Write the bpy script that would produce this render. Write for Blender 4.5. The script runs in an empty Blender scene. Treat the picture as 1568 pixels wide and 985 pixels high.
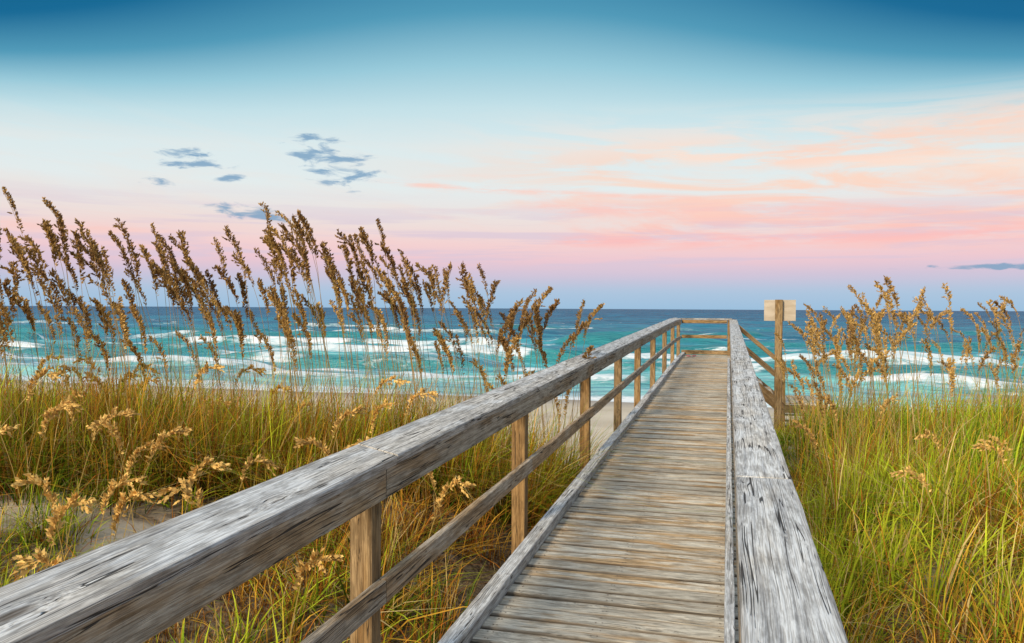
import bpy, math, random
import numpy as np
from mathutils import Vector, Matrix
random.seed(7); rng=np.random.default_rng(11)
S=bpy.context.scene
S.view_settings.view_transform='Standard'; S.view_settings.look='None'; S.view_settings.exposure=0

def lin(r,g,b):
    f=lambda c:(c/255/12.92) if c/255<=.04045 else ((c/255+.055)/1.055)**2.4
    return (f(r),f(g),f(b),1)
# ---------- numpy noise ----------
def vnoise(x,y,seed=0):
    x=np.asarray(x,float); y=np.asarray(y,float)
    xi=np.floor(x).astype(np.int64); yi=np.floor(y).astype(np.int64)
    fx=x-xi; fy=y-yi; fx=fx*fx*(3-2*fx); fy=fy*fy*(3-2*fy)
    def h(a,b):
        n=(a*374761393+b*668265263+seed*1442695041)&0xFFFFFFFF
        n=((n^(n>>13))*1274126177)&0xFFFFFFFF
        n=n^(n>>16)
        return (n&0xFFFFFF)/float(0xFFFFFF)
    return (h(xi,yi)*(1-fx)+h(xi+1,yi)*fx)*(1-fy)+(h(xi,yi+1)*(1-fx)+h(xi+1,yi+1)*fx)*fy
def fbm(x,y,seed=0,o=4):
    s=0;a=.5;t=0
    for i in range(o):
        s=s+a*vnoise(x*2**i,y*2**i,seed+i*17); t+=a; a*=.5
    return s/t
def sm(a,b,x):
    t=np.clip((x-a)/(b-a),0,1); return t*t*(3-2*t)

# ---------- node helper ----------
class NT:
    def __init__(s,nt): s.nt=nt; s.n=nt.nodes; s.l=nt.links
    def new(s,t,**k):
        n=s.n.new(t)
        for a,b in k.items(): setattr(n,a,b)
        return n
    def put(s,sock,v):
        if isinstance(v,bpy.types.NodeSocket): s.l.new(v,sock)
        elif v is not None: sock.default_value=v
    def m(s,op,a,b=None,c=None,clamp=False):
        n=s.new('ShaderNodeMath',operation=op,use_clamp=clamp)
        s.put(n.inputs[0],a); s.put(n.inputs[1],b)
        if c is not None: s.put(n.inputs[2],c)
        return n.outputs[0]
    def vm(s,op,a,b=None):
        n=s.new('ShaderNodeVectorMath',operation=op)
        s.put(n.inputs[0],a); s.put(n.inputs[1],b); return n.outputs[0]
    def mix(s,f,a,b,bt='MIX'):
        n=s.new('ShaderNodeMix',data_type='RGBA',blend_type=bt)
        s.put(n.inputs[0],f); s.put(n.inputs[6],a); s.put(n.inputs[7],b); return n.outputs[2]
    def noise(s,v,scale=1,detail=3,rough=.55,dist=0):
        n=s.new('ShaderNodeTexNoise'); s.put(n.inputs['Vector'],v)
        n.inputs['Scale'].default_value=scale; n.inputs['Detail'].default_value=detail
        n.inputs['Roughness'].default_value=rough; n.inputs['Distortion'].default_value=dist
        return n.outputs[0]
    def mr(s,v,a,b,c=0.,d=1.,smooth=True):
        n=s.new('ShaderNodeMapRange',interpolation_type='SMOOTHSTEP' if smooth else 'LINEAR')
        s.put(n.inputs[0],v); n.inputs[1].default_value=a; n.inputs[2].default_value=b
        n.inputs[3].default_value=c; n.inputs[4].default_value=d; return n.outputs[0]
    def ramp(s,f,stops):
        n=s.new('ShaderNodeValToRGB'); s.put(n.inputs[0],f); cr=n.color_ramp
        while len(cr.elements)<len(stops): cr.elements.new(.5)
        for e,(p,c) in zip(cr.elements,stops): e.position=p; e.color=c
        return n.outputs[0]
    def sep(s,v):
        n=s.new('ShaderNodeSeparateXYZ'); s.put(n.inputs[0],v); return n.outputs
    def comb(s,x,y,z):
        n=s.new('ShaderNodeCombineXYZ'); s.put(n.inputs[0],x); s.put(n.inputs[1],y); s.put(n.inputs[2],z); return n.outputs[0]
    def attr(s,name):
        n=s.new('ShaderNodeAttribute'); n.attribute_name=name; return n
    def bump(s,h,strength,dist,nrm=None):
        n=s.new('ShaderNodeBump'); s.put(n.inputs['Height'],h)
        n.inputs['Strength'].default_value=strength; n.inputs['Distance'].default_value=dist
        if nrm: s.put(n.inputs['Normal'],nrm)
        return n.outputs[0]
def newmat(name):
    m=bpy.data.materials.new(name); m.use_nodes=True; t=NT(m.node_tree)
    p=[n for n in t.n if n.type=='BSDF_PRINCIPLED'][0]
    return m,t,p

# ---------- camera ----------
YAW=math.atan(331/1200)
cam=bpy.data.cameras.new('camera'); co=bpy.data.objects.new('camera',cam); S.collection.objects.link(co)
cam.sensor_width=36; cam.lens=36*1200/1568; cam.clip_end=40000; cam.clip_start=.05
R=Matrix.Rotation(YAW,4,'Z')@Matrix.Rotation(math.radians(90-.98),4,'X')@Matrix.Rotation(math.radians(.3),4,'Z')
co.matrix_world=R; S.camera=co

# ---------- world ----------
w=bpy.data.worlds.new('sky'); S.world=w; w.use_nodes=True; t=NT(w.node_tree)
for n in list(t.n): t.n.remove(n)
out=t.new('ShaderNodeOutputWorld')
tc=t.new('ShaderNodeTexCoord'); d=t.vm('NORMALIZE',tc.outputs['Generated'])
x,y,z=t.sep(d)
u=t.m('ADD',t.m('ARCTAN2',x,y),YAW); v=t.m('ARCSINE',z)
u2=t.m('MINIMUM',t.m('MULTIPLY',u,u),.5)
va=t.m('MAXIMUM',v,0.0)
tt=t.m('MULTIPLY',va,t.m('ADD',1.0,t.m('MULTIPLY',u2,t.mr(va,.12,.34,0.0,1.5))))
K=1/1.6
st=[(0,(156,192,222)),(.022,(172,196,222)),(.042,(206,194,216)),(.060,(236,198,208)),(.080,(244,208,208)),(.105,(238,222,218)),
    (.15,(228,236,236)),(.20,(220,235,237)),(.25,(196,225,232)),(.30,(152,202,218)),(.36,(80,154,184)),(.44,(12,104,148)),(.6,(0,82,128)),(.8,(90,160,205)),(1.1,(200,218,234)),(1.6,(222,232,242))]  # bright overhead stops, out of view, are added ambient fill
sky=t.ramp(t.m('MULTIPLY',tt,K),[(p*K,lin(*c)) for p,c in st])
cv=t.comb(t.m('MULTIPLY',u,2.6),t.m('MULTIPLY',t.m('ADD',v,t.m('MULTIPLY',u,.06)),19.),5.2)
cn=t.noise(cv,1.5,6,.62,.9)
cf=t.mr(cn,.42,.60)
band=t.m('MULTIPLY',t.mr(v,.055,.10),t.mr(v,.26,.18))
side=t.mr(u,-.2,.25,.12,1.)
cf=t.m('MULTIPLY',t.m('MULTIPLY',cf,band),side)
pc=t.mix(t.mr(v,.07,.16),lin(254,190,182),lin(254,214,192))
pc=t.mix(t.mr(v,.17,.23),pc,lin(250,230,218))
sky=t.mix(t.m('MULTIPLY',cf,.9),sky,pc)
cn2=t.noise(t.comb(t.m('MULTIPLY',u,3.5),t.m('MULTIPLY',v,60.),9.1),1,5,.6,.3)
sky=t.mix(t.m('MULTIPLY',t.m('MULTIPLY',t.mr(cn2,.45,.60),t.mr(v,.03,.06)),t.mr(v,.15,.09,0,.6)),sky,lin(214,198,218))
def gauss_line(u0,u1,v0,slope,th,amt,col,sky):
    dv=t.m('DIVIDE',t.m('SUBTRACT',t.m('SUBTRACT',v,v0),t.m('MULTIPLY',u,slope)),th)
    g=t.m('EXPONENT',t.m('MULTIPLY',t.m('MULTIPLY',dv,dv),-1.))
    e=t.m('MULTIPLY',t.mr(u,u0,u0+.1),t.mr(u,u1,u1-.2))
    nn=t.mr(t.noise(t.comb(t.m('MULTIPLY',u,12),t.m('MULTIPLY',v,90),1.),1,4,.65),.35,.6)
    f=t.m('MULTIPLY',t.m('MULTIPLY',g,e),t.m('MULTIPLY',nn,amt))
    return t.mix(f,sky,col)
sky=gauss_line(-.2,.40,.148,-.05,.004,.9,lin(253,208,194),sky)
sky=gauss_line(-.15,.1,.166,.02,.003,.6,lin(252,216,204),sky)
sky=gauss_line(-.02,.6,.128,-.03,.010,.8,lin(253,200,190),sky)
sky=gauss_line(.12,.75,.205,-.08,.011,.9,lin(254,224,206),sky)
sky=gauss_line(.25,1.0,.15,.1,.016,.8,lin(254,214,194),sky)
sky=gauss_line(.0,1.0,.085,.0,.008,.8,lin(254,188,184),sky)
sky=gauss_line(-.75,-.3,.088,.0,.005,.7,lin(250,204,196),sky)
nz=t.noise(t.comb(t.m('MULTIPLY',u,26),t.m('MULTIPLY',v,95),0.),1,5,.6,.4)
tot=None
for (cu,cvv,ru,rv,sl) in [(-.222,.176,.060,.030,-.25),(-.322,.113,.056,.011,-.12),(-.39,.172,.052,.013,-.05),(-.347,.153,.022,.006,.1),(-.424,.144,.03,.006,0),(-.252,.206,.02,.006,0),(.56,.048,.10,.004,.0)]:
    du=t.m('SUBTRACT',u,cu); dv=t.m('SUBTRACT',t.m('SUBTRACT',v,cvv),t.m('MULTIPLY',du,sl))
    a=t.m('DIVIDE',du,ru); b=t.m('DIVIDE',dv,rv)
    r=t.m('SUBTRACT',1.,t.m('ADD',t.m('MULTIPLY',a,a),t.m('MULTIPLY',b,b)))
    r=t.m('MAXIMUM',r,-3.)
    tot=r if tot is None else t.m('MAXIMUM',tot,r)
df=t.mr(t.m('ADD',t.m('MULTIPLY',tot,.45),t.m('MULTIPLY',t.m('SUBTRACT',nz,.5),2.6)),.1,.6)
df=t.m('MULTIPLY',df,t.mr(tot,-.6,.3))
sky=t.mix(t.m('MULTIPLY',df,.85),sky,lin(116,158,192))
sky=t.mix(t.mr(v,-.002,-.02),sky,lin(70,110,130))
bg=t.new('ShaderNodeBackground'); t.put(bg.inputs[0],sky); bg.inputs[1].default_value=1.02
ns=t.new('ShaderNodeTexSky',sky_type='NISHITA'); ns.sun_disc=False
ns.sun_elevation=math.radians(26); ns.sun_rotation=math.radians(198)
b2=t.new('ShaderNodeBackground'); t.l.new(ns.outputs[0],b2.inputs[0]); b2.inputs[1].default_value=.10
mx=t.new('ShaderNodeMixShader'); mx.inputs[0].default_value=.96
t.l.new(b2.outputs[0],mx.inputs[1]); t.l.new(bg.outputs[0],mx.inputs[2]); t.l.new(mx.outputs[0],out.inputs[0])

# ---------- sun ----------
sl=bpy.data.lights.new('sun','SUN'); sl.energy=4.2; sl.angle=math.radians(12); sl.color=(1,.84,.60)
so=bpy.data.objects.new('sun',sl); S.collection.objects.link(so)
az=math.radians(198); el=math.radians(26)
sd=Vector((math.sin(az)*math.cos(el),math.cos(az)*math.cos(el),math.sin(el)))
so.rotation_euler=sd.to_track_quat('Z','Y').to_euler(); so.location=(0,-20,20)

# ---------- mesh builders ----------
def npmesh(name,V,F,mat,attrs=None,smooth=False):
    V=np.asarray(V,np.float32); F=np.asarray(F,np.int32)
    me=bpy.data.meshes.new(name); me.vertices.add(len(V)); me.vertices.foreach_set('co',V.ravel())
    k=F.shape[1]; me.loops.add(F.size); me.loops.foreach_set('vertex_index',F.ravel())
    me.polygons.add(len(F)); me.polygons.foreach_set('loop_start',np.arange(0,F.size,k,dtype=np.int32))
    me.materials.append(mat)
    me.update(calc_edges=True)
    if smooth: me.polygons.foreach_set('use_smooth',np.ones(len(F),bool))
    for a,(ty,dat) in (attrs or {}).items():
        at=me.attributes.new(a,ty,'POINT')
        at.data.foreach_set({'FLOAT':'value','FLOAT_VECTOR':'vector','FLOAT_COLOR':'color'}[ty],np.asarray(dat,np.float32).ravel())
    o=bpy.data.objects.new(name,me); S.collection.objects.link(o); return o

class Boards:
    def __init__(s): s.V=[];s.F=[];s.G=[];s.T=[];s.Q=[]
    def add(s,p0,p1,wdir,w,th,ch=.004,seg=None,wob=.0015,tone=None,cut=0):
        p0=Vector(p0);p1=Vector(p1);L=p1-p0;ln=L.length;L.normalize()
        W=Vector(wdir);W=(W-L*W.dot(L)).normalized();T=L.cross(W).normalized()
        if T.z<-.3: T=-T
        seg=seg or max(1,min(14,int(ln/.18)))
        a,b=w/2,th/2
        prof=[(-a+ch,-b),(a-ch,-b),(a,-b+ch),(a,b-ch),(a-ch,b),(-a+ch,b),(-a,b-ch),(-a,-b+ch)]
        base=len(s.V); off=(random.uniform(0,50),random.uniform(0,50),random.uniform(0,50))
        tn=random.random() if tone is None else tone
        for i in range(seg+1):
            f=i/seg
            for (q,r) in prof:
                jq=random.uniform(-wob,wob); jr=random.uniform(-wob,wob)
                P=p0+L*(ln*f+ (random.uniform(-cut,cut) if i in(0,seg) else 0))+W*(q+jq)+T*(r+jr)
                s.V.append(P[:]); s.G.append((ln*f+off[0],q+off[1],r+off[2])); s.T.append(tn)
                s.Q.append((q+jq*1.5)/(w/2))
        for i in range(seg):
            for k in range(8):
                k2=(k+1)%8
                s.F.append((base+i*8+k,base+i*8+k2,base+(i+1)*8+k2,base+(i+1)*8+k))
        s.F.append(tuple(base+k for k in reversed(range(8)))); s.F.append(tuple(base+seg*8+k for k in range(8)))
    def build(s,name,mat,parent=None):
        me=bpy.data.meshes.new(name); me.from_pydata(s.V,[],s.F); me.materials.append(mat)
        a=me.attributes.new('grain','FLOAT_VECTOR','POINT'); a.data.foreach_set('vector',np.array(s.G,np.float32).ravel())
        a=me.attributes.new('tone','FLOAT','POINT'); a.data.foreach_set('value',np.array(s.T,np.float32))
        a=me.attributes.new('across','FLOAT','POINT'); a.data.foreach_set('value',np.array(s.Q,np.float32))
        import bmesh
        bm=bmesh.new(); bm.from_mesh(me); bmesh.ops.recalc_face_normals(bm,faces=bm.faces); bm.to_mesh(me); bm.free()
        o=bpy.data.objects.new(name,me); S.collection.objects.link(o)
        if parent: o.parent=parent
        return o
def empty(name):
    o=bpy.data.objects.new(name,None); S.collection.objects.link(o); return o

def wood(name,light,dark,warm,warmamt,crack=1.,tonevar=.35,wlo=.42,edge=.25,ascale=95,alen=1.2):
    m,t,p=newmat(name)
    g=t.attr('grain').outputs['Vector']; tone=t.attr('tone').outputs['Fac']
    gx,gy,gz=t.sep(g)
    sw=t.noise(t.vm('MULTIPLY',g,(.8,4,4)),1,1)
    swo=t.m('MULTIPLY',t.m('SUBTRACT',sw,.5),.035)
    vo=t.new('ShaderNodeTexVoronoi'); t.put(vo.inputs['Vector'],t.vm('MULTIPLY',g,(2.2,8,8))); vo.inputs['Scale'].default_value=1
    kd=vo.outputs['Distance']; kc=t.sep(vo.outputs['Color'])[0]
    knot=t.m('MULTIPLY',t.mr(kd,.13,.05),t.mr(kc,.70,.71))
    ring=t.m('MULTIPLY',t.mr(kd,.40,.04),t.mr(kc,.70,.71))
    add=t.m('ADD',swo,t.m('MULTIPLY',ring,.022))
    g3=t.comb(gx,t.m('ADD',gy,add),t.m('ADD',gz,add))
    A=t.noise(t.vm('MULTIPLY',g3,(alen,ascale,ascale)),1,4,.6)
    B=t.noise(t.vm('MULTIPLY',g3,(9.,330,330)),1,2,.6)
    C=t.noise(t.vm('MULTIPLY',g3,(.9,50,50)),1,1,.5)
    D=t.noise(t.vm('MULTIPLY',g,(2.2,12,12)),1,4,.6)
    E=t.noise(t.vm('MULTIPLY',g,(8,30,30)),1,4,.65)
    c=t.mix(t.mr(A,.34,.58),dark,light)
    c=t.mix(t.m('MULTIPLY',t.mr(t.m('ADD',D,t.m('MULTIPLY',t.m('SUBTRACT',tone,.5),.25)),wlo,wlo+.2),warmamt),c,t.mix(1.,c,warm,'MULTIPLY'))
    c=t.mix(1.,c,t.mix(t.mr(B,.38,.58),(.66,.64,.62,1),(1.08,1.08,1.08,1)),'MULTIPLY')
    c=t.mix(1.,c,t.mix(t.mr(E,.38,.56),(.70,.69,.68,1),(1.05,1.05,1.05,1)),'MULTIPLY')
    lines=t.m('ABSOLUTE',t.m('SUBTRACT',C,.5))
    ck=t.m('MULTIPLY',t.mr(lines,.016,.007),t.mr(D,.46,.49))
    ck=t.m('MULTIPLY',ck,crack,clamp=True)
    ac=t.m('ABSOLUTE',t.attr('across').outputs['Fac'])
    seam_shade=t.m('MULTIPLY',t.mr(t.m('ADD',ac,t.m('MULTIPLY',t.m('SUBTRACT',E,.5),.25)),.80,1.0),edge)  # board edges painted darker, standing in for shade at the gaps
    c=t.mix(seam_shade,c,(.11,.08,.055,1))
    c=t.mix(t.m('MULTIPLY',knot,.75),c,(.09,.065,.045,1))
    c=t.mix(t.m('MULTIPLY',ck,.92),c,(.035,.03,.027,1))
    tv=t.m('ADD',1-tonevar/2,t.m('MULTIPLY',tone,tonevar))
    c=t.mix(1.,c,t.comb(tv,tv,tv),'MULTIPLY')
    t.put(p.inputs['Base Color'],c); p.inputs['Roughness'].default_value=.82; p.inputs['Specular IOR Level'].default_value=.2
    h=t.m('SUBTRACT',t.m('ADD',t.m('MULTIPLY',A,.7),t.m('MULTIPLY',B,.5)),t.m('ADD',t.m('MULTIPLY',ck,1.8),t.m('MULTIPLY',knot,.3)))
    t.put(p.inputs['Normal'],t.bump(h,1.,.005)); return m
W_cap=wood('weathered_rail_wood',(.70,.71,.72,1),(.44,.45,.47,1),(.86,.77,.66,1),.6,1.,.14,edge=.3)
W_fas=wood('weathered_fascia_wood',(.54,.48,.40,1),(.34,.28,.21,1),(.84,.66,.46,1),.9,1,.25)
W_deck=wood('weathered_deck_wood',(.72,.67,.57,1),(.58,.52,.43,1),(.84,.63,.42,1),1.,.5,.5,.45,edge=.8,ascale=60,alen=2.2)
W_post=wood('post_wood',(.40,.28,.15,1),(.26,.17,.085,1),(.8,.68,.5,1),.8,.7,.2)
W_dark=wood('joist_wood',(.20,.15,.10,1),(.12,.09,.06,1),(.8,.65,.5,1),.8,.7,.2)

# ---------- boardwalk ----------
SL=.0177; YF=19.7; YE=22.1
def dz(Y): return SL*min(Y,YF)
bw=empty('boardwalk')
D=Boards(); Y=-1.6
XL,XR=-1.235,.083
pw=.134
while Y<YE-.02:
    z_=-1.6-.019+dz(Y)+random.uniform(-.004,.002)
    D.add((XL+random.uniform(-.008,.008),Y+random.uniform(-.002,.002),z_+random.uniform(-.003,.003)),(XR+random.uniform(-.006,.006),Y+random.uniform(-.003,.003),z_),(0,1,0),pw,.038,.008,wob=.0022)
    Y+=pw+.016
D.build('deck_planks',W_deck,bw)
NV=[];NF=[]
Y=-1.6
while Y<8:
    for X in (-1.08,-1.06,-.6,-.58,-.03):
        for dy in (-.035,.035):
            cx=X+random.uniform(-.01,.01); cy=Y+dy+random.uniform(-.006,.006); cz=-1.6+dz(Y)+.0035
            b0=len(NV)
            for i in range(6): NV.append((cx+.0045*math.cos(i*1.047),cy+.0045*math.sin(i*1.047),cz))
            NF.append(tuple(range(b0,b0+6)))
    Y+=pw+.016
me=bpy.data.meshes.new('nail_heads'); me.from_pydata(NV,[],NF)
m,t,p=newmat('rusty_nail'); t.put(p.inputs['Base Color'],t.mix(t.noise(t.new('ShaderNodeNewGeometry').outputs['Position'],40,2),(.07,.035,.02,1),(.14,.09,.06,1))); me.materials.append(m)
o=bpy.data.objects.new('nail_heads',me); S.collection.objects.link(o); o.parent=bw
C=Boards()
def run(acc,X,h,w,th,wd,ys,tone=None,cut=.0,wob=.0015,gap=.002):
    for a,b in zip(ys[:-1],ys[1:]):
        acc.add((X,a+gap,-h+dz(a)),(X,b-gap,-h+dz(b)),wd,w,th,.004,tone=tone,cut=cut,wob=wob)
postY=[-2.1,.3,2.71,5.0,7.46,9.78,11.98,14.47,17.2,19.7,22.05]
run(C,-1.175,1.6-.036,.09,.07,(1,0,0),[-2.1,.8,4.1,8.9,13.7,17,19.7,22.1])
run(C,.02,1.6-.03,.05,.06,(1,0,0),[-2.1,3.5,8.9,13.7,19.7])
C.build('curb_boards',W_cap,bw)
J=Boards()
for X in (-1.215,-.6,.06):
    run(J,X,1.6+.142,.038,.19,(1,0,0),[-2.1,2.7,7.5,12,17.2,19.7,22.1])
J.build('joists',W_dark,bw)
Cp=Boards()
tw=Vector((1,0,-.22))
run(Cp,-1.322,.605+.02,.178,.038,tw,[-2.1,2.81,7.5,12.0,16.9,19.7,22.2],cut=.005,wob=.002,gap=.007)
run(Cp,.118,.6+.019,.178,.038,(1,0,0),[-2.1,2.7,7.45,12.1,16.9,19.75],cut=.007,wob=.002,gap=.006)
Cp.add((-1.3,22.16,-.62+dz(22)),(.1,22.16,-.62+dz(22)),(0,1,0),.16,.038)
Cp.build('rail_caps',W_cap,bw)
Fa=Boards()
run(Fa,-1.256,.605+.108,.034,.115,(1,0,0),[-2.1,2.72,7.46,11.98,17.2,19.7,22.0])
run(Fa,.064,.64+.056,.036,.112,(1,0,0),[-2.1,2.7,7.46,11.98,17.2,19.7])
run(Fa,-1.256,1.08+.045,.036,.09,(1,0,0),[-2.1,2.72,5.02,9.8,14.5,19.7,22.0])
run(Fa,.064,1.08+.045,.036,.09,(1,0,0),[-2.1,2.7,7.46,11.98,17.2,19.7])
Fa.build('side_rails',W_fas,bw)
P=Boards()
def gz_near(X,Y): return float(ground(np.array([X]),np.array([Y]))[0])

# ---------- ground ----------
def ground(X,Y):
    L=sm(-1.2,-3.0,X); Rr=sm(.2,1.6,X)
    zl=-1.42+.10*np.sin(X*.9+1)+.12*sm(-4,-8,X)+(fbm(X*.7,Y*.7,3)-.5)*.35
    zr=-1.5-.10*sm(4,12,Y)+(fbm(X*.6,Y*.6,9)-.5)*.3+.1*sm(2,5,X)
    zc=-2.05+(fbm(X,Y,5)-.5)*.15
    z=zc*(1-np.maximum(L,Rr))+zl*L+zr*Rr
    y0=np.where(X<-.5,7.2+(fbm(X*.3,X*0,21)-.5)*2,10.5)
    y1=np.where(X<-.5,19.,26.)
    f=sm(0,1,(Y-y0)/(y1-y0))
    beach=-4.75-1.35*np.clip((Y-20)/33,0,1)-3*sm(52,120,Y)
    beach=beach+(fbm(X*.4,Y*.4,31)-.5)*.10*sm(48,38,Y)+(fbm(X*.06,X*0,32)-.5)*.15
    z=z*(1-f)+beach*f
    z=z-1.3*sm(-2,-30,Y)
    z=z+(fbm(X*4,Y*4,77)-.5)*.05*sm(40,20,Y)
    return z
gx=np.concatenate([[-12000,-3000,-800,-300,-150],np.arange(-90,-14,1.),np.arange(-14,9,.14),np.arange(9,60,1.),[90,200,600,3000,12000]])
gy=np.concatenate([[-3000,-600,-200,-80],np.arange(-30,-2,1.),np.arange(-2,14,.14),np.arange(14,70,.45),[80,100,130,300,3000,12000]])
GX,GY=np.meshgrid(gx,gy); GZ=ground(GX,GY)
nr,nc=GX.shape
idx=np.arange(nr*nc).reshape(nr,nc)
def quads(idx): return np.stack([idx[:-1,:-1],idx[:-1,1:],idx[1:,1:],idx[1:,:-1]],-1).reshape(-1,4)
m,t,p=newmat('sand_ground')
pos=t.new('ShaderNodeNewGeometry').outputs['Position']; px,py,pz=t.sep(pos)
n1=t.noise(pos,2.2,5,.6); n2=t.noise(pos,30,4,.7); n3=t.noise(pos,.25,4)
sand=t.mix(t.mr(n3,.35,.65),(.52,.44,.34,1),(.62,.54,.43,1))
sand=t.mix(t.mr(pz,-5.75,-5.98),sand,(.36,.32,.28,1))
litter=t.mix(t.mr(n2,.35,.65),(.07,.045,.03,1),(.28,.20,.12,1))
lf=t.m('MULTIPLY',t.mr(py,13,9),t.mr(n1,.72,.50))
def hole(cx,cy,r):
    dd=t.m('ADD',t.m('POWER',t.m('SUBTRACT',px,cx),2.),t.m('POWER',t.m('SUBTRACT',py,cy),2.))
    return t.mr(dd,r*r*.4,r*r*1.3)
HO=[(-5.0,4.35,1.1),(-3.6,4.1,.35),(-2.0,8.7,.7),(-1.6,9.8,.9)]
for h_ in HO: lf=t.m('MULTIPLY',lf,hole(*h_))
c=t.mix(lf,sand,litter)
c=t.mix(1.,c,t.mix(n2,(.8,.8,.8,1),(1.15,1.15,1.15,1)),'MULTIPLY')
t.put(p.inputs['Base Color'],c); p.inputs['Roughness'].default_value=.95; p.inputs['Specular IOR Level'].default_value=.1
t.put(p.inputs['Normal'],t.bump(t.m('ADD',n1,t.m('MULTIPLY',n2,.3)),.7,.06))
npmesh('sand_ground',np.stack([GX,GY,GZ],-1).reshape(-1,3),quads(idx),m,smooth=True)

for Yp in postY:
    for X,hh in ((-1.32,.645),(.128,.62)):
        if X>0 and Yp>20: continue
        P.add((X,Yp,gz_near(X,Yp)-.3),(X,Yp,-hh-.02+dz(Yp)),(1,0,0),.09,.09,.005)
P.add((.03,22.06,gz_near(0,22)-.3),(.03,22.06,-.64+dz(22)),(1,0,0),.09,.09,.005)
zt=dz(22)
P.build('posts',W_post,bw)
E=Boards()
E.add((-1.23,22.0,-1.1+zt),(-.03,22.0,-1.1+zt),(0,0,1),.09,.036)
E.add((-1.23,22.0,-.69+zt),(-.03,22.0,-.69+zt),(0,0,1),.09,.036)
E.add((-1.23,22.0,-1.53+zt),(.08,22.0,-1.53+zt),(0,0,1),.12,.036)
E.build('end_rails',W_post,bw)

# ---------- stairs ----------
stp=empty('wooden_staircase'); B=Boards()
zp=-1.6+zt
n=5; run_=.24; rise=.2
for i in range(n):
    xx=.12+run_*(i+.5); zz=zp-rise*(i+1)
    B.add((xx,20.0,zz),(xx,21.7,zz),(1,0,0),.24,.038)
xe=.1+run_*n; ze=zp-rise*n
for i in range(6):
    B.add((xe+.1+.145*i,19.95,ze-.02),(xe+.1+.145*i,21.75,ze-.02),(1,0,0),.138,.038)
for i in range(9):
    yy_=21.85+.27*i; zz=ze-.2*(i+1)
    B.add((xe+.05,yy_+.12,zz),(xe+.85,yy_+.12,zz),(0,1,0),.26,.038)
B.build('treads',W_deck,stp)
B=Boards()
for yy in (19.93,21.77):
    B.add((.1,yy,zp-.16),(xe,yy,ze-.16),(0,1,0),.038,.26)
    B.add((xe,yy,ze-.14),(xe+.9,yy,ze-.14),(0,1,0),.038,.2)
    for hh,wd in ((.9,.09),(.5,.09)):
        B.add((.14,yy-.03,zp+hh),(xe,yy-.03,ze+hh),(0,1,0),.04,wd)
    B.add((xe,yy+.05,gz_near(xe,yy)-.3),(xe,yy+.05,ze+.98),(1,0,0),.09,.09)
    B.add((xe+.85,yy+.05,gz_near(xe,yy)-.3),(xe+.85,yy+.05,ze-.05),(1,0,0),.09,.09)
    B.add((.13,yy+.05,gz_near(.13,yy)-.3),(.13,yy+.05,zp+.98),(1,0,0),.09,.09)
for xx in (xe+.02,xe+.88):
    B.add((xx,21.8,ze-.16),(xx,24.3,ze-2.0),(1,0,0),.038,.26)
B.build('stringers_and_handrails',W_post,stp)

# ---------- sign ----------
sg=empty('beach_sign'); B=Boards()
sx,sy=1.09,18.45
B.add((sx,sy,gz_near(sx,sy)-.3),(sx,sy,.22),(1,-.1,0),.16,.12,.008)
B.build('sign_post',W_post,sg)
B=Boards()
B.add((sx-.31,sy+.11,-.02),(sx+.36,sy+.06,-.02),(0,0,1),.47,.02,.004,seg=6)
m,t,p=newmat('sign_panel_plywood')
g=t.attr('grain').outputs['Vector']; a=t.noise(t.vm('MULTIPLY',g,(3,14,3)),1,4)
t.put(p.inputs['Base Color'],t.mix(t.mr(a,.3,.7),(.42,.35,.27,1),(.52,.45,.37,1))); p.inputs['Roughness'].default_value=.7
B.build('sign_panel',m,sg)

# ---------- sandals ----------
sn=empty('beach_sandals')
m,t,p=newmat('sandal_rubber'); t.put(p.inputs['Base Color'],t.mix(t.noise(t.new('ShaderNodeTexCoord').outputs['Object'],25,2),(.55,.06,.08,1),(.7,.2,.2,1)))
for k,(cx,cy,rt) in enumerate([(-1.0,21.2,.3),(-.86,21.3,-.1)]):
    V=[];F=[];N=20
    for zz in (0,.02):
        for i in range(N):
            a=2*math.pi*i/N; wy=.13*math.sin(a); wx=.045*math.cos(a)*(1+.25*math.sin(a))
            V.append((wx,wy,zz))
    F.append(tuple(reversed(range(N)))); F.append(tuple(range(N,2*N)))
    for i in range(N): F.append((i,(i+1)%N,N+(i+1)%N,N+i))
    for s_ in (-1,1):
        b0=len(V)
        for j in range(6):
            f=j/5; X=s_*.042*f; Yy=.07-.08*f; Z=.02+.04*math.sin(math.pi*min(1,f*.9+.1))
            V+= [(X,Yy-.008,Z),(X,Yy+.008,Z)]
        for j in range(5): F.append((b0+2*j,b0+2*j+1,b0+2*j+3,b0+2*j+2))
    me=bpy.data.meshes.new('sandal'); me.from_pydata(V,[],F); me.materials.append(m)
    o=bpy.data.objects.new('sandal_%d'%(k+1),me); S.collection.objects.link(o); o.parent=sn
    o.location=(cx,cy,zp+.004); o.rotation_euler=(0,0,rt)

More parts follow.
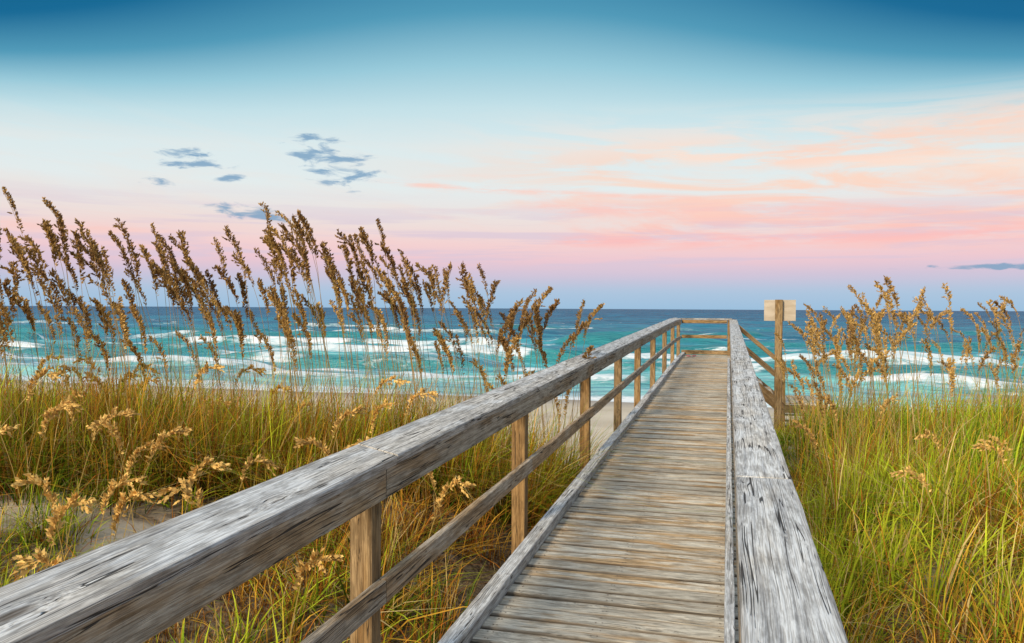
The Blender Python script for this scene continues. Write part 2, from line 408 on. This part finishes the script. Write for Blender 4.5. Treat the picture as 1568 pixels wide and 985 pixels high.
# ---------- ocean ----------
SEA=-6.0
yy=np.concatenate([np.arange(44,190,.38),190*1.013**np.arange(0,325)])
ss=np.linspace(-2.0,1.5,640)
SY,SS=np.meshgrid(yy,ss,indexing='ij'); SX=(SY+15)*SS
H=np.zeros_like(SX)
r2=np.random.default_rng(5)
for k in range(22):
    lam=2.5*1.16**k; amp=.018*lam**.75; th=r2.normal(0,.5)
    kx=math.sin(th)/lam*2*math.pi; ky=math.cos(th)/lam*2*math.pi
    a=kx*SX+ky*SY+r2.uniform(0,6.28)
    env=.5+fbm(SX/lam/3,SY/lam/3,100+k,2)
    H+=amp*env*(1-np.abs(np.sin(a/2))*2)*.6*sm(52,75,SY)
foam=np.zeros_like(SX); face=np.zeros_like(SX)
for i,(y0,A) in enumerate([(57,.3),(64,.6),(73,.9),(84,1.2),(98,1.2),(118,1.4),(145,1.2),(185,1.0),(240,.9)]):
    w_=1.4+.012*y0
    yc=y0+(fbm(SX/28,SX*0+i*3.3,i*7,4)-.5)*y0*.20
    am=A*sm(.36,.58,fbm(SX/22,SX*0+i*5.1,40+i,3))
    dd=(SY-yc)
    prof=np.where(dd<0,np.exp(-(dd/w_)**2),np.exp(-(dd/(w_*2.6))**2))
    H+=am*prof
    brk=sm(.40,.54,fbm(SX/(9+y0*.09),SX*0+i*2.7,70+i,4))
    if i>=6: brk=brk*sm(.52,.62,fbm(SX/30,SX*0,99+i,3))
    fo=np.where(dd>0,np.exp(-(dd/(.8))**2),.45*np.exp(-(dd/(y0*.085))**2)+.55*np.exp(-(dd/(y0*.028))**2))
    foam=np.maximum(foam,brk*fo*np.clip(A*1.4,0,1.)*(1.15 if i<6 else .85))
    face=np.maximum(face,am*np.exp(-((dd+w_*.5)/(w_*1.0))**2))
foam=np.maximum(foam,.95*sm(57,51,SY+(fbm(SX/10,SY/14,300)-.5)*7))
foam=np.maximum(foam,.55*sm(46,60,SY)*sm(120,85,SY)*fbm(SX/11,SY/3.0,301,5)*1.3)
caps=fbm(SX/9,SY/2.2,305,4)
foam=np.maximum(foam,.65*sm(.68,.75,caps)*sm(90,110,SY)*sm(900,200,SY))
V=np.stack([SX,SY,SEA+H],-1).reshape(-1,3)
m,t,p=newmat('ocean_water')
pos=t.new('ShaderNodeNewGeometry').outputs['Position']; px,py,pz=t.sep(pos)
ly=t.m('LOGARITHM',t.m('MAXIMUM',py,10.),10.)
base=t.ramp(t.mr(ly,1.7,3.9,0,1,False),[(0,lin(136,196,194)),(.12,lin(66,160,168)),(.25,lin(20,118,142)),(.5,lin(4,88,124)),(1,lin(0,68,108))])
nA=t.noise(t.vm('MULTIPLY',pos,(.06,.2,.1)),1,5,.68); nB=t.noise(t.vm('MULTIPLY',pos,(.006,.025,0)),1,5,.7)
base=t.mix(1.,base,t.mix(t.mr(t.m('ADD',t.m('MULTIPLY',nA,.5),t.m('MULTIPLY',nB,.5)),.42,.58),(.48,.56,.68,1),(1.5,1.4,1.3,1)),'MULTIPLY')
fc=t.attr('face').outputs['Fac']
base=t.mix(t.m('MULTIPLY',t.mr(fc,.1,.7),.65),base,lin(20,124,120))
fo=t.attr('foam').outputs['Fac']
fn=t.m('ADD',t.m('MULTIPLY',t.noise(t.vm('MULTIPLY',pos,(.14,.40,1)),1,4,.6,.8),.5),t.m('MULTIPLY',t.noise(t.vm('MULTIPLY',pos,(.7,1.4,1)),1,5,.72,.8),.5))
ff=t.mr(t.m('ADD',fo,t.m('MULTIPLY',t.m('SUBTRACT',fn,.5),2.2)),.38,.98,0,.95)
nw=t.noise(t.vm('MULTIPLY',pos,(.16,.4,1)),1,5,.66)
bm_=t.bump(nw,.9,1.4)
df=t.new('ShaderNodeBsdfDiffuse'); t.put(df.inputs[0],base); t.put(df.inputs['Normal'],bm_)
gl=t.new('ShaderNodeBsdfGlossy'); gl.inputs['Roughness'].default_value=.22; t.put(gl.inputs['Normal'],bm_); gl.inputs[0].default_value=(.85,.95,1,1)
lw=t.new('ShaderNodeFresnel'); lw.inputs['IOR'].default_value=1.33; t.put(lw.inputs['Normal'],bm_)
ms=t.new('ShaderNodeMixShader'); t.put(ms.inputs[0],t.m('MINIMUM',t.m('MULTIPLY',lw.outputs[0],.55),.22)); t.l.new(df.outputs[0],ms.inputs[1]); t.l.new(gl.outputs[0],ms.inputs[2])
fd=t.new('ShaderNodeBsdfDiffuse'); t.put(fd.inputs[0],t.mix(t.mr(fn,.35,.65),(.46,.60,.67,1),(.80,.80,.82,1)))
m2=t.new('ShaderNodeMixShader'); t.put(m2.inputs[0],ff); t.l.new(ms.outputs[0],m2.inputs[1]); t.l.new(fd.outputs[0],m2.inputs[2])
o_=[n for n in t.n if n.type=='OUTPUT_MATERIAL'][0]; t.l.new(m2.outputs[0],o_.inputs[0])
idx=np.arange(SX.size).reshape(SX.shape)
npmesh('ocean',V,quads(idx)[:,::-1],m,{'foam':('FLOAT',foam.ravel()),'face':('FLOAT',face.ravel())},smooth=True)

# ---------- grass ----------
def foliage_mat(name,tr=.3):
    m,t,p=newmat(name); c=t.attr('col').outputs['Color']
    df=t.new('ShaderNodeBsdfDiffuse'); t.put(df.inputs[0],c)
    tl=t.new('ShaderNodeBsdfTranslucent'); t.put(tl.inputs[0],c)
    a=t.new('ShaderNodeMixShader'); a.inputs[0].default_value=tr; t.l.new(df.outputs[0],a.inputs[1]); t.l.new(tl.outputs[0],a.inputs[2])
    o_=[n for n in t.n if n.type=='OUTPUT_MATERIAL'][0]; t.l.new(a.outputs[0],o_.inputs[0]); return m
GM=foliage_mat('grass_blades',.22)
GREEN=np.array([.15,.50,.02]); LIME=np.array([.52,.70,.04]); DK=np.array([.035,.20,.015]); GOLD=np.array([.86,.47,.06]); RUST=np.array([.54,.17,.03]); STRAW=np.array([.90,.70,.34]); BROWN=np.array([.22,.09,.035])
def blades(cx,cy,nper,spread,Lr,wr,rust,bm=.45,hv=True,wide=True):
    n=len(cx); X=np.repeat(cx,nper); Y=np.repeat(cy,nper); N=len(X)
    ang=rng.uniform(0,2*np.pi,N); rr=spread*np.sqrt(rng.uniform(0,1,N))
    hf=(.38+1.15*fbm(cx*1.2,cy*1.2,91)) if hv else np.ones(n)
    if hv: hf=hf*np.where(cx<-1,.70+.30*sm(3.6,5.6,cy-.25*(cx+3)),1.)
    tl=np.repeat(rng.uniform(.45,1.35,n)*hf,nper)
    X=X+np.cos(ang)*rr; Y=Y+np.sin(ang)*rr
    L=rng.uniform(Lr[0],Lr[1],N)*tl*(1-.3*rr/spread)
    tb=np.repeat(rng.uniform(.5,2.0,n),nper)
    la=ang+rng.normal(0,.7,N); bend=(np.abs(rng.normal(bm,.35,N))+.05)*tb
    hx=np.cos(la)*bend+.10; hy=np.sin(la)*bend
    Z=ground(X,Y)-.02
    wt=np.where(rng.uniform(0,1,n)<.16,1.9,1.) if wide else np.ones(n)
    wd=rng.uniform(wr[0],wr[1],N)*np.repeat(wt,nper)
    wa=la+np.pi/2+rng.normal(0,.6,N)
    wx=np.cos(wa); wy=np.sin(wa)
    ts=[0,.33,.68,1.]; ws=[.8,1,.7,.06]
    V=np.zeros((N,8,3),np.float32)
    for i,(q,s_) in enumerate(zip(ts,ws)):
        hh=.35*q+.75*q*q
        bx=X+L*hx*hh; by=Y+L*hy*hh; bz=Z+L*(q-.50*np.minimum(bend,1.5)*q*q)
        V[:,2*i,0]=bx-wx*wd*s_/2; V[:,2*i,1]=by-wy*wd*s_/2; V[:,2*i,2]=bz
        V[:,2*i+1,0]=bx+wx*wd*s_/2; V[:,2*i+1,1]=by+wy*wd*s_/2; V[:,2*i+1,2]=bz
    tc_=np.repeat(rng.normal(0,.17,n)+(wt>1)*.06,nper)
    cn=np.repeat(fbm(cx*.9,cy*.9,55),nper)+rng.normal(0,.06,N)+tc_
    ru=np.repeat(rust+rng.normal(0,.30,n)-(wt>1)*.4,nper)+rng.normal(0,.12,N)
    c=GREEN[None]*(1-sm(.40,.62,cn))[:,None]+LIME[None]*sm(.40,.62,cn)[:,None]
    k=sm(.47,.28,cn)[:,None]*.9; c=c*(1-k)+DK*k
    rr_=rng.uniform(0,1,N)[:,None]
    k=sm(.35,.6,ru)[:,None]; rc=np.where(rr_<.42,GOLD,np.where(rr_<.78,RUST,BROWN)); c=c*(1-k)+rc*k
    k=(rng.uniform(0,1,N)<.11)[:,None]; c=np.where(k,STRAW,c)
    c=c*rng.uniform(.5,1.35,N)[:,None]
    col=np.ones((N,8,4),np.float32)
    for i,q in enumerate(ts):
        base=c*(.24+.86*q); tip=base*(1-.3*q*q)+GOLD*.3*q*q  # shading painted into the blade colour, darker toward the root
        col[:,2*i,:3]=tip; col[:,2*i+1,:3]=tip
    return V,np.minimum(col,.95)
def scatter(x0,x1,y0,y1,dens):
    n=int((x1-x0)*(y1-y0)*dens); return rng.uniform(x0,x1,n),rng.uniform(y0,y1,n)
def rustf(X,Y):
    L=X<-.5
    a=np.where(L,.74*np.exp(-((X+2.1)/1.1)**2-((Y-4.5)/2.2)**2)+.46*sm(4.6,5.8,Y-.25*(X+3))+.20,
               .72*sm(4.4,2.8,Y)+.12+.35*np.exp(-((X-.9)/.5)**2))
    return a+(fbm(X*1.1,Y*1.1,66)-.5)*1.3
Vs=[];Cs=[]
def keep(X,Y,th):
    k=(X<-1.50)|(X>.34)
    for (a,b,r) in HO: k&=((X-a)**2+(Y-b)**2)>(r*rng.uniform(.5,1.1,len(X)))**2
    k&=fbm(X*1.6,Y*1.6,88)>th
    yl=np.where(X<-.5,10.0+1.0*np.sin(X),17)
    k&=(Y<yl)
    k&=~((X<-.5)&(X>-2.3)&(Y>8.2))
    return k
for (x0,x1,y0,y1,dens,th) in [(-9,-1.4,.2,7.5,54,.43),(-16,-1.4,4,11,14,.36),(.3,5,-.5,7.5,60,.37),(.3,9,5,17,26,.32)]:
    X,Y=scatter(x0,x1,y0,y1,dens); k=keep(X,Y,th); X=X[k];Y=Y[k]
    Dp=-.266*X+.964*Y; la=.964*X+.266*Y
    k=(np.abs(la)<Dp*.75+1.6)&(Dp>.3); X=X[k];Y=Y[k]
    far=y0>=4
    V,C_=blades(X,Y,27,.12,(.26,.72),(.006,.010) if far else (.0035,.0075),rustf(X,Y)); Vs.append(V);Cs.append(C_)
V=np.concatenate(Vs); Cc=np.concatenate(Cs); N=len(V)
def bladefaces(N):
    b=np.arange(N)[:,None]*8
    return np.stack([b+np.array([[0,1,3,2]]),b+np.array([[2,3,5,4]]),b+np.array([[4,5,7,6]])],1).reshape(-1,4)
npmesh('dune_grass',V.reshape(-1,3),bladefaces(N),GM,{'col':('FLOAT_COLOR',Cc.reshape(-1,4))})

# ---------- sea oats ----------
OV=[];OF=[];OC=[]
def oquad(a,b,c,d,col):
    n=len(OV); OV.extend([a[:],b[:],c[:],d[:]]); OF.append((n,n+1,n+2,n+3)); OC.extend([(*col,1)]*4)
LEFT=Vector((-.964,-.266,0))
def oat(bx,by,L,lean,nod,hl,dark,dirv=None,stemc=None,fat=1.,slim=1.):
    gz_=gz_near(bx,by); base=Vector((bx,by,gz_))
    dv=(dirv or LEFT).copy(); dv.rotate(Matrix.Rotation(random.gauss(0,.3),3,'Z'))
    pts=[];N=14; p=base.copy()
    for i in range(N+1):
        f=i/N; ang=lean*(.25+.75*f)+nod*max(0,(f-.72)/.28)**1.5
        pts.append(p.copy()); st=L/N
        p=p+(Vector((0,0,1))*math.cos(ang)+dv*math.sin(ang))*st
    sc=stemc or random.choice([(.42,.28,.09),(.46,.30,.11),(.30,.26,.08)])
    def tube(a,b,r0,r1,col):
        for q in (Vector((1,0,0)),Vector((0,1,0))):
            oquad(a-q*r0,a+q*r0,b+q*r1,b-q*r1,col)
    for i in range(N): tube(pts[i],pts[i+1],.0031*(1-.5*i/N),.0031*(1-.5*(i+1)/N),sc)
    nod_n=int(hl/.0078)
    for k in range(nod_n):
        f=k/nod_n; s_=(L-hl*(1-f))/L*N; i=min(N-1,int(s_)); q=pts[i].lerp(pts[i+1],s_-i)
        tan=(pts[i+1]-pts[i]).normalized()
        env=math.sin(math.pi*min(1,.14+.86*(1-f)**.7))
        bl=(.062*slim*env*random.uniform(.35,1.25)+.006)*fat
        side=(-dv*.65+Vector((random.gauss(0,.32),random.gauss(0,.32),random.gauss(0,.15)))).normalized()
        bd=(tan*.95+side*.6).normalized()
        e=q+bd*bl+Vector((0,0,-.45*bl))
        ns=max(1,int(bl/.0076))
        for j in range(ns):
            g=(j+1)/ns; c0=q.lerp(e,g)
            ax=(bd*1.0+Vector((random.gauss(0,.27),random.gauss(0,.27),random.gauss(-.45,.25)))).normalized()
            wv=ax.cross(Vector((random.gauss(0,1),random.gauss(0,1),random.gauss(0,1)))).normalized()
            l=random.uniform(.018,.031)*fat; w_=random.uniform(.0046,.0080)*fat
            dk=random.random()*.55+dark*.7
            cb=Vector((.84,.56,.19)).lerp(Vector((.25,.135,.055)),max(0,min(1,dk)))*random.uniform(.65,1.25)
            oquad(c0,c0+ax*l*.45+wv*w_,c0+ax*l,c0+ax*l*.45-wv*w_,cb[:])
random.seed(23)
def band(s,j):
    return (-6.5+5.0*s+.4*j, 3.9+3.2*s+j*.9)
NB=330
for k in range(NB):
    s_=(k+random.random())/NB; j=random.gauss(0,.5)
    bx,by=band(s_,j); bx=min(bx,-1.50)
    tall=random.random()<.72
    Lh=random.gauss(1.76,.16) if tall else random.uniform(1.1,1.55)
    Lh*=1.0+.13*float(sm(.3,.7,np.array(s_)))+.05*math.sin(s_*21)
    if s_>.92: Lh*=.90
    rt = s_>.88 and random.random()<.5
    oat(bx,by,float(Lh),random.uniform(.10,.45)*(1-.3*s_),random.uniform(.1,.95),random.uniform(.28,.42),random.uniform(.4,1.1) if tall else random.uniform(0,.6),dirv=(-LEFT if rt else None),fat=random.uniform(.9,1.25),slim=random.uniform(.8,1.25))
for k in range(60):
    bx=random.uniform(-6.5,-1.7); by=random.uniform(2.4,6.0)
    if -.266*bx+.964*by<2.4: continue
    oat(bx,by,random.uniform(.75,1.1),random.uniform(.2,.6),random.uniform(1.2,2.1),random.uniform(.24,.34),random.uniform(-.4,.2),dirv=(LEFT if random.random()<.5 else -LEFT),stemc=(.6,.44,.15),fat=1.2,slim=.9)
for (bx,by,L_) in [(-1.62,2.1,.8),(-2.5,2.6,.75),(-3.1,2.9,.8),(-3.7,2.7,.75),(-4.2,3.2,.85),(-2.9,3.6,.8),(-3.4,3.4,.7),(-2.2,3.5,.8),(-4.0,3.7,.9),(-3.0,3.2,.75)]:
    oat(bx,by,L_,.35,1.7,.30,-.3,dirv=(LEFT if random.random()<.4 else -LEFT),stemc=(.6,.44,.15),fat=1.25,slim=.95)
for k in range(185):
    by=random.uniform(6.0,11.5); bx=.72+ (by-2.5)*.62*random.random()
    if k<52: bx=random.uniform(.80,1.6); by=random.uniform(6.8,9.0)
    Lh=random.uniform(1.05,1.85)
    oat(bx,by,Lh,random.uniform(.02,.32),random.uniform(.1,1.3),random.uniform(.24,.36),random.uniform(.0,.8),dirv=(LEFT if random.random()<.6 else -LEFT),fat=random.uniform(.85,1.12),slim=random.uniform(.75,1.1))
for k in range(9):
    oat(random.uniform(1.2,3.2),random.uniform(4,6),random.uniform(.6,.8),.5,1.5,.2,-.2,stemc=(.5,.38,.14))
npmesh('sea_oats',np.array(OV),np.array(OF),foliage_mat('sea_oat_straw',.2),{'col':('FLOAT_COLOR',np.minimum(np.array(OC),1))})
X=[];Y=[]
for k in range(1050):
    s_=.10+.9*random.random(); a,b_=band(s_,random.gauss(.15,.6)); X.append(min(a,-1.62)); Y.append(b_)
for k in range(240):
    b_=random.uniform(5.5,11); X.append(random.uniform(.7,.7+(b_-2)*.65)); Y.append(b_)
X=np.array(X);Y=np.array(Y)
V,C_=blades(X,Y,22,.14,(.6,1.3),(.0045,.0075),np.where(X<0,.50,.3),bm=.3,hv=False,wide=False)
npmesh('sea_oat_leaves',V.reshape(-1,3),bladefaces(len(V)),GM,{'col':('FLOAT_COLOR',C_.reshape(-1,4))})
